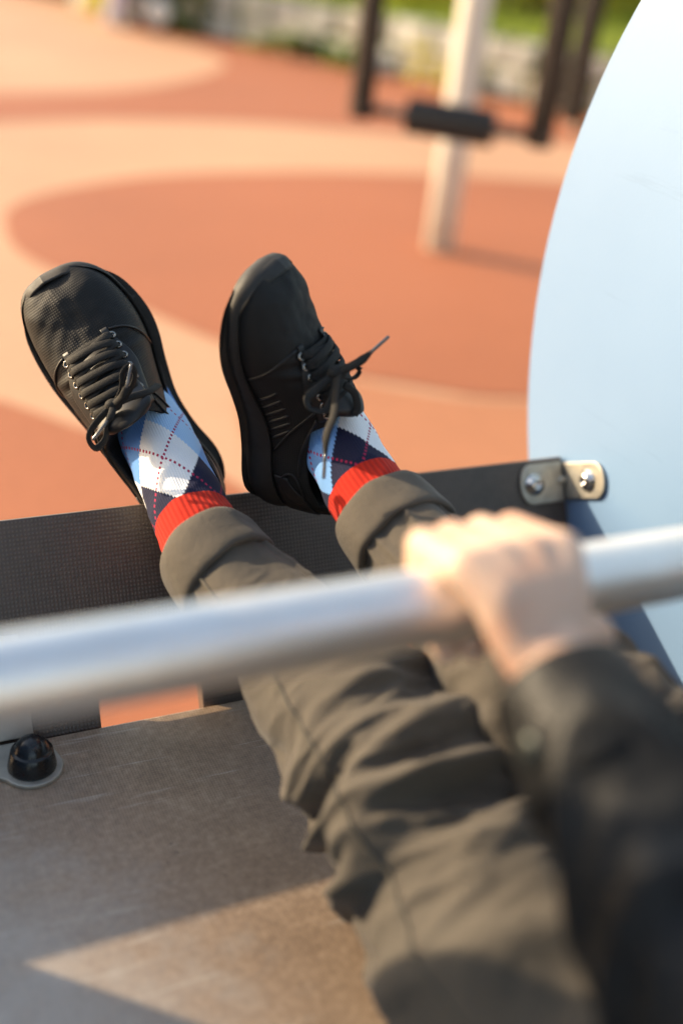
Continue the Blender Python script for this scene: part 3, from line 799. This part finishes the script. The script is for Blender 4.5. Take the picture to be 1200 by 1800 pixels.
# body: one continuous surface under the clothes ---------------------
WR = at(968, 1172, .592); EL = Vector((.325, .155, .690)); SH = Vector((.285, -.03, .955))
caps = []
def chain(pts, rads):
    for i in range(len(pts)-1): caps.append(capsule(pts[i], rads[i], pts[i+1], rads[i+1]))
def hand(wrist, xk, sgn, thumb_x):
    """gripping hand; xk = x of the four knuckles from index to little finger"""
    lens = [1.0, 1.06, 1.0, .86]; rr = [.0098, .0102, .0098, .0088]
    mids = []
    for x, l, r in zip(xk, lens, rr):
        g = BAR_R+r*.96
        def P(deg, rad, dx=0): a = radians(deg); return Vector((x+dx, BAR_Y+rad*cos(a), BAR_Z+rad*sin(a)))
        mcp = P(116, g+.006); pip = P(36, g+.007, .001*sgn); dip = P(-38, g+.001, .003*sgn); tip = P(-105, g-.001, .004*sgn)
        chain([mcp, pip, dip, tip], [r*1.22, r*1.06, r*.95, r*.82]); mids.append(mcp)
        base = wrist.lerp(mcp, .12)+Vector(((x-sum(xk)/4)*.25, 0, 0))
        chain([base, wrist.lerp(mcp, .6)+Vector((0, 0, .006)), mcp], [.0165, .0165, r*1.38])
    chain([mids[0], mids[1], mids[2], mids[3]], [.0120]*4)
    cmc = wrist.lerp(mids[0], .28)+Vector((.018*sgn, .006, -.014))
    mcp = Vector((thumb_x+.012*sgn, BAR_Y-.036, BAR_Z-.012)); ip = Vector((thumb_x, BAR_Y-.018, BAR_Z-.031)); tip = Vector((thumb_x-.016*sgn, BAR_Y+.012, BAR_Z-.031))
    chain([cmc, mcp, ip, tip], [.017, .0135, .0115, .009])
KX = [.365, .3445, .324, .305]
hand(WR, KX, 1, .372)
chain([WR, WR.lerp(EL, .3), EL, SH], [.0255, .030, .038, .045])
# the other arm, hand on the bar too
WR2 = Vector((.600, .352, .778)); EL2 = Vector((.640, .150, .690)); SH2 = Vector((.625, -.03, .955))
hand(WR2, [.548, .571, .594, .616], -1, .540)
chain([WR2, WR2.lerp(EL2, .3), EL2, SH2], [.0255, .030, .038, .045])
chain([(.455, .0, .55), (.455, -.03, .72), (.455, -.05, .90)], [.10, .095, .10]); chain([SH, (.455, -.05, .97), SH2], [.05, .06, .05])
chain([(.455, -.05, .97), (.455, -.045, 1.09)], [.052, .05])
HC = Vector((.455, -.030, 1.165))
caps.append(ellipsoid(HC, (.072, .090, .108), 32, 24)); caps.append(ellipsoid(HC+Vector((0, .022, -.055)), (.055, .060, .055)))
chain([HC+Vector((0, .085, .012)), HC+Vector((0, .108, -.022))], [.008, .013])                    # nose
for sg in (-1, 1):
    chain([HC+Vector((sg*.073, -.005, .015)), HC+Vector((sg*.076, -.010, -.025))], [.012, .010])  # ears
    chain([HC+Vector((sg*.012, .083, .022)), HC+Vector((sg*.048, .070, .024))], [.011, .010])     # brows
chain([HC+Vector((-.018, .083, -.052)), HC+Vector((.018, .083, -.052))], [.007, .007])
def inner(path, k=0.62):
    P = [Vector(p) for p in path]
    chain(P, [.028, .029, .032, .038, .044, .05, .055, .06, .065][:len(P)])
inner(LEG_L[:7]+[Vector((.385, .20, .52)), Vector((.40, .02, .55))]); inner(LEG_R[:8]+[Vector((.51, .02, .55))])
chain([LEG_L[0], Vector(SOCK_L[3]), Vector(SOCK_L[5]), ML @ Vector((.10, 0, .048)), ML @ Vector((.165, 0, .034))], [.030, .028, .026, .020, .012])
chain([LEG_R[0], Vector(SOCK_R[3]), Vector(SOCK_R[5]), MR @ Vector((.10, 0, .048)), MR @ Vector((.165, 0, .034))], [.030, .028, .026, .020, .012])
body = remeshed('body', join(*caps), .0034, 5, M['skin'], person)
for sg in (-1, 1):
    ey = mk('eye', *ellipsoid(HC+Vector((sg*.030, .079, .004)), (.012, .010, .010)), simple('eye_white%d' % sg, (.75, .74, .72), .2), person)
    mk('iris', *ellipsoid(HC+Vector((sg*.030, .0865, .004)), (.0055, .004, .0055)), simple('iris%d' % sg, (.03, .02, .012), .2), ey)
mk('lips', *ellipsoid(HC+Vector((0, .0885, -.053)), (.021, .006, .006)), simple('lips', (.45, .16, .13), .4), person)
hv = join(ellipsoid(HC+Vector((0, -.016, .022)), (.084, .094, .104), 32, 24), ellipsoid(HC+Vector((0, -.058, -.035)), (.074, .05, .095)))
remeshed('hair', hv, .006, 4, M['hair'], person, lambda c, n: .006*mnoise.noise(Vector((c.x*60, c.y*60, c.z*9))))
# jacket: torso and sleeves, leather creases pushed out of the surface
jc = []
def jchain(pts, rads):
    for i in range(len(pts)-1): jc.append(capsule(pts[i], rads[i], pts[i+1], rads[i+1], 20, 6))
for wr, el, sh in ((WR, EL, SH), (WR2, EL2, SH2)):
    w0 = wr.lerp(el, .17)
    jchain([w0, wr.lerp(el, .40), wr.lerp(el, .7), el, el.lerp(sh, .5), sh], [.0385, .044, .050, .057, .062, .068])
jchain([(.455, .0, .60), (.455, -.02, .72), (.455, -.045, .92)], [.135, .125, .125]); jchain([SH, (.455, -.055, .96), SH2], [.072, .085, .072])
jchain([(.455, -.05, 1.02), (.455, -.048, 1.05)], [.065, .066])
def crease(c, n):
    q = c.x*.6+c.y*1.0-c.z*.8
    return .010*(ridged(q*17, c.x*4, c.z*4)-.4)+.004*(ridged(c.x*30, q*26, c.z*9)-.4)
jacket = remeshed('jacket', join(*jc), .0055, 6, M['leather'], person, crease)
# sleeve cuff ring and snap button near the wrist
for wr, el, bpos in ((WR, EL, True), (WR2, EL2, False)):
    ax = (el-wr).normalized(); p0 = wr.lerp(el, .04)
    V, F = tube([p0+ax*q for q in (.0, .002, .006, .03, .06, .064)], [.034, .0365, .0378, .0405, .0425, .040], 40, REF, False)
    cf = mk('sleeve_cuff', V, F, M['leather'], jacket); s_ = cf.modifiers.new('t', 'SOLIDIFY'); s_.thickness = .003; s_.offset = -1
    if bpos:
        q = p0+ax*.040; dirb = (cdir(-.62, -.25, .75)); dirb = (dirb-ax*dirb.dot(ax)).normalized()
        mk('snap_button', *lathe([(0.0085, 0), (.0085, .0015), (.007, .003), (.003, .0036), (0, .0036)], 24, Matrix.Translation(q+dirb*.0415) @ dirb.to_track_quat('Z', 'Y').to_matrix().to_4x4()), simple('snap_metal', (.05, .055, .05), .45, .8), jacket)

# ------------------------------------------------------------------ exercise frame behind
ex = empty('exercise_frame', on_plane(770, 440, 2, 0.0), 'outdoor exercise frame of beige posts with a hanging black roller swing', 'exercise equipment')
pb = on_plane(770, 440, 2, 0.0); qb = pb+Vector((2.05, .45, 0))
tb_dir = (qb-pb).normalized()
def post(b): return tube([b+Z_*h for h in (0, .5, 1.5, 2.45, 2.5)], [.056, .056, .056, .056, .05], 28, (1, 0, 0))
for b in (pb, qb): mk('post', *post(b), M['post'], ex)
mk('top_beam', *tube([pb+Z_*2.36-tb_dir*1.2, pb+Z_*2.36, qb+Z_*2.36], .045, 20), M['post'], ex)
hl = at(634, 190, 3.42); hr = at(948, 240, 3.30); zz = .5*(hl.z+hr.z); hl.z = hr.z = zz
ax = (hr-hl).normalized(); side = Vector((-ax.y, ax.x, 0))
sw = []
for h in (hl, hr):
    Mq = Matrix((ax, side, Z_)).transposed().to_4x4() @ Matrix.Rotation(radians(38), 4, 'Z'); Mq.translation = h
    solid('hanger', box_vf((0, 0, .92), .060, .060, 1.90, Mq), M['hanger'], ex, .008, True, 3)
mk('crossbar', *tube([hl, hl.lerp(hr, .5), hr], .016, 16), M['frame'], ex)
rl = [hl.lerp(hr, .27+.48*k/120) for k in range(121)]
mk('foam_roller', *tube(rl, [(.030 if k in (0, 120) else .052+.0022*math.copysign(abs(sin(k*pi/3.0))**.5, sin(k*pi/3.0))) for k in range(121)], 28), M['foam'], ex)
for h in (hl, hr): mk('end_cap', *ellipsoid(h, (.026, .034, .034)), M['frame'], ex)
for h in (hl, hr):
    mk('swing_arm', *tube([h+Z_*1.84, Vector(((h+side*.3).x, (h+side*.3).y, 2.36))], .02, 12), M['frame'], ex)
# second swing, mostly hidden by the blue disc
h2l = at(1000, 224, 3.75); h2r = h2l+ax*.54
for h in (h2l, h2r):
    Mq = Matrix((ax, side, Z_)).transposed().to_4x4() @ Matrix.Rotation(radians(38), 4, 'Z'); Mq.translation = h
    solid('hanger', box_vf((0, 0, .92), .060, .060, 1.80, Mq), M['hanger'], ex, .008, True, 3)
mk('crossbar', *tube([h2l, h2r], .0125, 16), M['frame'], ex); mk('foam_roller', *tube([h2l.lerp(h2r, .27+.48*k/20) for k in range(21)], .046, 24), M['foam'], ex)

# ------------------------------------------------------------------ stone wall, grass bank, shrubs and trees
w0 = on_plane(250, 42, 2, 0); w1 = on_plane(740, 146, 2, 0)
wd = (w1-w0).normalized(); wn_ = Vector((-wd.y, wd.x, 0))
if wn_.y < 0: wn_ = -wn_
wall = empty('stone_wall', w0, 'low wall of pale stone blocks along the terracotta rubber edge', 'wall')
variants = []
for k in range(9):
    bm = bmesh.new(); bmesh.ops.create_cube(bm, size=1)
    bmesh.ops.bevel(bm, geom=list(bm.edges), offset=.07, segments=1, affect='EDGES')
    for v in bm.verts: v.co += Vector([random.uniform(-.035, .035) for _ in range(3)])
    me = bpy.data.meshes.new('stone'); bm.to_mesh(me); bm.free(); me.materials.append(M['stone%d' % (k % 3)]); variants.append(me)
Lw = 17.0; rotw = math.atan2(wd.y, wd.x)
mk('mortar_core', *box_vf((0, 0, 0), Lw, .26, .40, Matrix.Translation(w0+wd*(Lw/2-1.0)+wn_*.19+Z_*.2) @ Matrix.Rotation(rotw, 4, 'Z')), M['soil'], wall, False)
for course, (z0, h) in enumerate(((0.0, .21), (.205, .20))):
    s = -1.0-.1*course
    while s < Lw-1.2:
        L = random.uniform(.26, .52)
        o = bpy.data.objects.new('stone', random.choice(variants)); link(o, wall)
        o.matrix_parent_inverse = Matrix.Translation(-w0)
        o.location = w0+wd*(s+L/2)+wn_*(.20+random.uniform(-.025, .02))+Z_*(z0+h/2+.002)
        o.scale = (L-random.uniform(.02, .06), .36, h-random.uniform(.012, .045)); o.rotation_euler = (0, random.uniform(-.02, .02), rotw+random.uniform(-.03, .03)); s += L
# bank behind the wall
nb, mb = 60, 26; BV = []
for i in range(nb):
    for j in range(mb):
        p = w0+wd*(-22+62*i/(nb-1))+wn_*(.30+30*(j/(mb-1))**1.7)
        d = 30*(j/(mb-1))**1.7
        BV.append((p.x, p.y, -.05+.38*smoothstep(0, .05, d+.03)+.9*smoothstep(.5, 14, d)+.12*mnoise.noise(Vector((p.x*.3, p.y*.3, 0)))*min(1, d)))
bank = mk('grass_bank', BV, grid_faces(nb, mb, False), M['soil']); bank['kind'] = 'structure'
from mathutils.bvhtree import BVHTree
bvh = BVHTree.FromPolygons([Vector(v) for v in BV], [tuple(p.vertices) for p in bank.data.polygons])
def hz(x, y):
    r = bvh.ray_cast(Vector((x, y, 20)), Vector((0, 0, -1))); return r[0].z if r[0] else 0.0
GV = []; GF = []
for k in range(26000):
    d = .05+16*random.random()**1.8; p = w0+wd*random.uniform(-3, 17)+wn_*(.33+d)
    z = hz(p.x, p.y); a = random.uniform(0, 2*pi); h = random.uniform(.06, .18); w = .012+.0015*d
    b = Vector((cos(a)*w, sin(a)*w, 0)); ln = Vector((random.uniform(-.05, .05), random.uniform(-.05, .05), h)); q = len(GV)
    c = Vector((p.x, p.y, z)); GV += [c-b, c+b, c+ln]; GF.append((q, q+1, q+2))
gr = mk('grass', GV, GF, M['grass'], None, False); gr['kind'] = 'stuff'; gr['label'] = 'sunlit green grass on the bank behind the stone wall'; gr['category'] = 'grass'
def leaves(center, ax, n, size, seed):
    rs = np.random.RandomState(seed); V = []; F = []
    cl = rs.normal(size=(max(6, n//60), 3)); cl /= np.linalg.norm(cl, axis=1)[:, None]; cl *= (rs.rand(len(cl), 1)**.5)
    for k in range(n):
        q = cl[rs.randint(len(cl))]+rs.normal(size=3)*.17
        c = Vector((center[0]+q[0]*ax[0], center[1]+q[1]*ax[1], center[2]+q[2]*ax[2]))
        a = Vector(rs.normal(size=3)).normalized(); b = a.orthogonal().normalized(); s = size*(.6+.8*rs.rand()); i = len(V)
        V += [c-a*s, c+b*s*.45, c+a*s, c-b*s*.45]; F.append((i, i+1, i+2, i+3))
    return V, F
shr = [((392, 40), .42, .50, 'leaf_y', 'broad yellow green shrub left of the pale stone blocks'), ((462, 62), .20, .36, 'leaf', 'dark green shrub growing against the stone wall beside the yellow one'),
       ((610, 96), .34, .17, 'leaf', 'low spreading weed at the wall foot in front of the pale stones'), ((870, 150), .30, .24, 'leaf_y', 'yellow green weed at the wall foot right of the beige post'),
       ((318, 28), .22, .28, 'leaf_y', 'leftmost yellow tuft at the far end of the stone wall'), ((700, 120), .26, .15, 'leaf', 'low leafy clump at the wall foot between the hanging bars'),
       ((1015, 182), .22, .34, 'leaf_d', 'dark clump at the wall foot beside the blue disc')]
for k, ((u, v), r, h, m, lab) in enumerate(shr):
    p = on_plane(u, v, 2, 0); p = w0+wd*(p-w0).dot(wd)-wn_*.06
    s_ = empty('shrub', p, lab, 'shrub', 'shrubs at the wall foot')
    mk('foliage', *leaves((p.x, p.y, h*.62), (r, r*.6, h*.6), 700, .035, 20+k), M[m], s_, False)
    for q in range(5):
        a = q*1.3; mk('stem', *tube([p, p+Vector((cos(a)*r*.3, sin(a)*r*.2, h*.5))], [.008, .004], 6), M['bark'], s_)
def tree(base, h, r, tr, m, lab, seed):
    rs = random.Random(seed); e = empty('tree', base, lab, 'tree', 'trees behind the wall')
    top = base+Z_*h*.62+Vector((rs.uniform(-.3, .3), rs.uniform(-.3, .3), 0))
    parts = [tube(spline([base-Z_*.1, base.lerp(top, .35)+Vector((rs.uniform(-.06, .06), rs.uniform(-.06, .06), 0)), base.lerp(top, .7), top], 14), [tr*(1.25-.8*i/13) for i in range(14)], 12, (1, 0, 0))]
    for k in range(6):
        a = k*1.05+rs.random(); s = base.lerp(top, .45+.08*k); parts.append(tube(spline([s, s+Vector((cos(a)*r*.4, sin(a)*r*.4, h*.12)), s+Vector((cos(a)*r*.75, sin(a)*r*.75, h*.28))], 8), [tr*.4*(1-.1*i) for i in range(8)], 8, (.1, .2, 1)))
    mk('trunk', *join(*parts), M['bark'], e)
    mk('crown', *leaves(base+Z_*h*.72, (r, r, h*.32), 6000, .085, seed), M[m], e, False)
def bp(u, d):
    p = at(u, 60, d); q = Vector((p.x, p.y, 0)); q.z = hz(q.x, q.y); return q
tree(bp(952, 10.5), 5.5, 1.7, .10, 'leaf', 'dark trunked tree standing behind the hanging roller swing', 31)
tree(bp(1300, 14), 6.5, 2.2, .14, 'leaf_d', 'dense dark tree behind the blue disc to the right', 32)
tree(bp(760, 20), 7.0, 2.4, .16, 'leaf_d', 'dark leafy tree far behind the beige post', 33)
tree(bp(480, 24), 7.5, 2.5, .16, 'leaf', 'tall green tree far behind the left end of the wall', 34)
for k, (u, d, r, h, m, lab) in enumerate([(905, 11.5, .8, .8, 'leaf_d', 'dark low bush on the bank right of the beige post'), (1040, 10.8, .8, .7, 'leaf_y', 'sunlit yellow bush on the bank beside the blue disc'), (715, 10.8, 1.1, .6, 'leaf_y', 'sunlit yellow bush on the bank left of the beige post'), (590, 11.5, 1.2, .6, 'leaf', 'low green bush on the bank above the middle of the wall'), (860, 15, 1.4, 1.2, 'leaf_d', 'tall dark bush deep on the bank behind the post')]):
    p = bp(u, d); s_ = empty('bush', p, lab, 'bush', 'bushes on the bank')
    mk('foliage', *leaves((p.x, p.y, p.z+h*.5), (r, r, h*.6), 2600, .05, 60+k), M[m], s_, False)
    mk('stem', *tube([p-Z_*.1, p+Z_*h*.5], [.03, .015], 8), M['bark'], s_)

# ------------------------------------------------------------------ passer-by with a pushchair, far left
fp = on_plane(215, 44, 2, 0.0)
walker = empty('person', fp, 'far person in pale lilac trousers and white shoes beside a pushchair', 'person')
wk = []
def wch(pts, rads, lst):
    for i in range(len(pts)-1): lst.append(capsule(fp+Vector(pts[i]), rads[i], fp+Vector(pts[i+1]), rads[i+1], 12, 4))
bodyc = []; tro = []; shirt = []; shoes = []
fx = Vector((1, .15, 0)).normalized()
for sg, st in ((-1, -.10), (1, .12)):
    hip = (0.0, .09*sg, .88); knee = (st*.6+.03, .09*sg, .47); ank = (st, .09*sg, .09)
    wch([hip, knee, ank], [.075, .052, .036], bodyc); wch([(0, .09*sg, .90), knee, (st, .09*sg, .10)], [.095, .072, .066], tro)
    shoes.append((st, .09*sg))
wch([(0, 0, .95), (0, 0, 1.25), (0, 0, 1.42), (0, 0, 1.52)], [.12, .12, .10, .05], bodyc); bodyc.append(ellipsoid(fp+Vector((.015, 0, 1.63)), (.095, .075, .115)))
wch([(.10, 0, 1.60), (.12, 0, 1.59)], [.012, .014], bodyc)
for sg in (-1, 1):
    wch([(0, .19*sg, 1.40), (.10, .21*sg, 1.14), (.33, .16*sg, 1.03)], [.045, .036, .026], bodyc); wch([(.33, .16*sg, 1.03), (.40, .15*sg, 1.02)], [.026, .02], bodyc)
    wch([(0, .19*sg, 1.40), (.10, .21*sg, 1.14), (.28, .17*sg, 1.04)], [.062, .052, .044], shirt)
wch([(0, 0, .92), (0, 0, 1.2), (0, 0, 1.38)], [.145, .14, .14], shirt); wch([(0, -.18, 1.40), (0, .18, 1.40)], [.07, .07], shirt)
tro.append(ellipsoid(fp+Vector((0, 0, .93)), (.14, .18, .12)))
remeshed('body', join(*bodyc), .011, 3, M['skin'], walker)
remeshed('trousers', join(*tro), .013, 4, simple('lilac_cloth', (.56, .47, .55), .8), walker)
remeshed('shirt', join(*shirt), .013, 4, simple('grey_shirt', (.16, .17, .2), .85), walker)
mk('hair', *ellipsoid(fp+Vector((-.01, 0, 1.66)), (.10, .085, .105)), M['hair'], walker)
for sx, sy in shoes:
    sc_ = [capsule(fp+Vector((sx-.05, sy, .045)), .042, fp+Vector((sx+.13, sy, .035)), .033), capsule(fp+Vector((sx-.04, sy, .085)), .042, fp+Vector((sx+.02, sy, .07)), .04)]
    remeshed('shoe', join(*sc_), .008, 3, simple('white_shoe', (.72, .68, .64), .6), walker)
sp = on_plane(262, 52, 2, 0.0)
push = empty('pushchair', sp, 'black pushchair with large pale hubbed wheels at the far left', 'pushchair')
def wheel(c, r):
    MM = Matrix.Translation(c) @ Matrix.Rotation(pi/2, 4, 'X')
    wh = mk('wheel', *lathe([(r-.035+.022*cos(q)+.013, .022*sin(q)) for q in [2*pi*i/12 for i in range(13)]], 36, MM), M['foam'], push)
    mk('hub', *lathe([(0, -.018), (r*.62, -.014), (r*.66, 0), (r*.62, .014), (0, .018)], 28, MM), simple('hub_pale', (.80, .72, .62), .25), wh)
for dx, dy, r in ((0, -.24, .16), (0, .24, .16), (.62, -.12, .11), (.62, .12, .11)): wheel(sp+Vector((dx, dy, r)), r)
dark = simple('pushchair_cloth', (.022, .022, .025), .8)
for sy in (-.22, .22):
    mk('side_tube', *tube([sp+Vector((.62, sy*.55, .13)), sp+Vector((.2, sy, .55)), sp+Vector((-.28, sy, 1.02))], .013, 10), M['frame'], push)
    mk('side_tube', *tube([sp+Vector((0, sy, .16)), sp+Vector((.22, sy, .55))], .013, 10), M['frame'], push)
mk('handle', *tube([sp+Vector((-.28, -.22, 1.02)), sp+Vector((-.28, .22, 1.02))], .016, 12), M['foam'], push)
remeshed('seat', join(capsule(sp+Vector((.15, 0, .45)), .16, sp+Vector((.45, 0, .45)), .14), capsule(sp+Vector((.15, 0, .5)), .15, sp+Vector((-.02, 0, .85)), .15)), .016, 3, dark, push)
remeshed('hood', join(ellipsoid(sp+Vector((.08, 0, .92)), (.26, .21, .17))), .018, 2, dark, push)
bpy.data.scenes.remove(TMP)
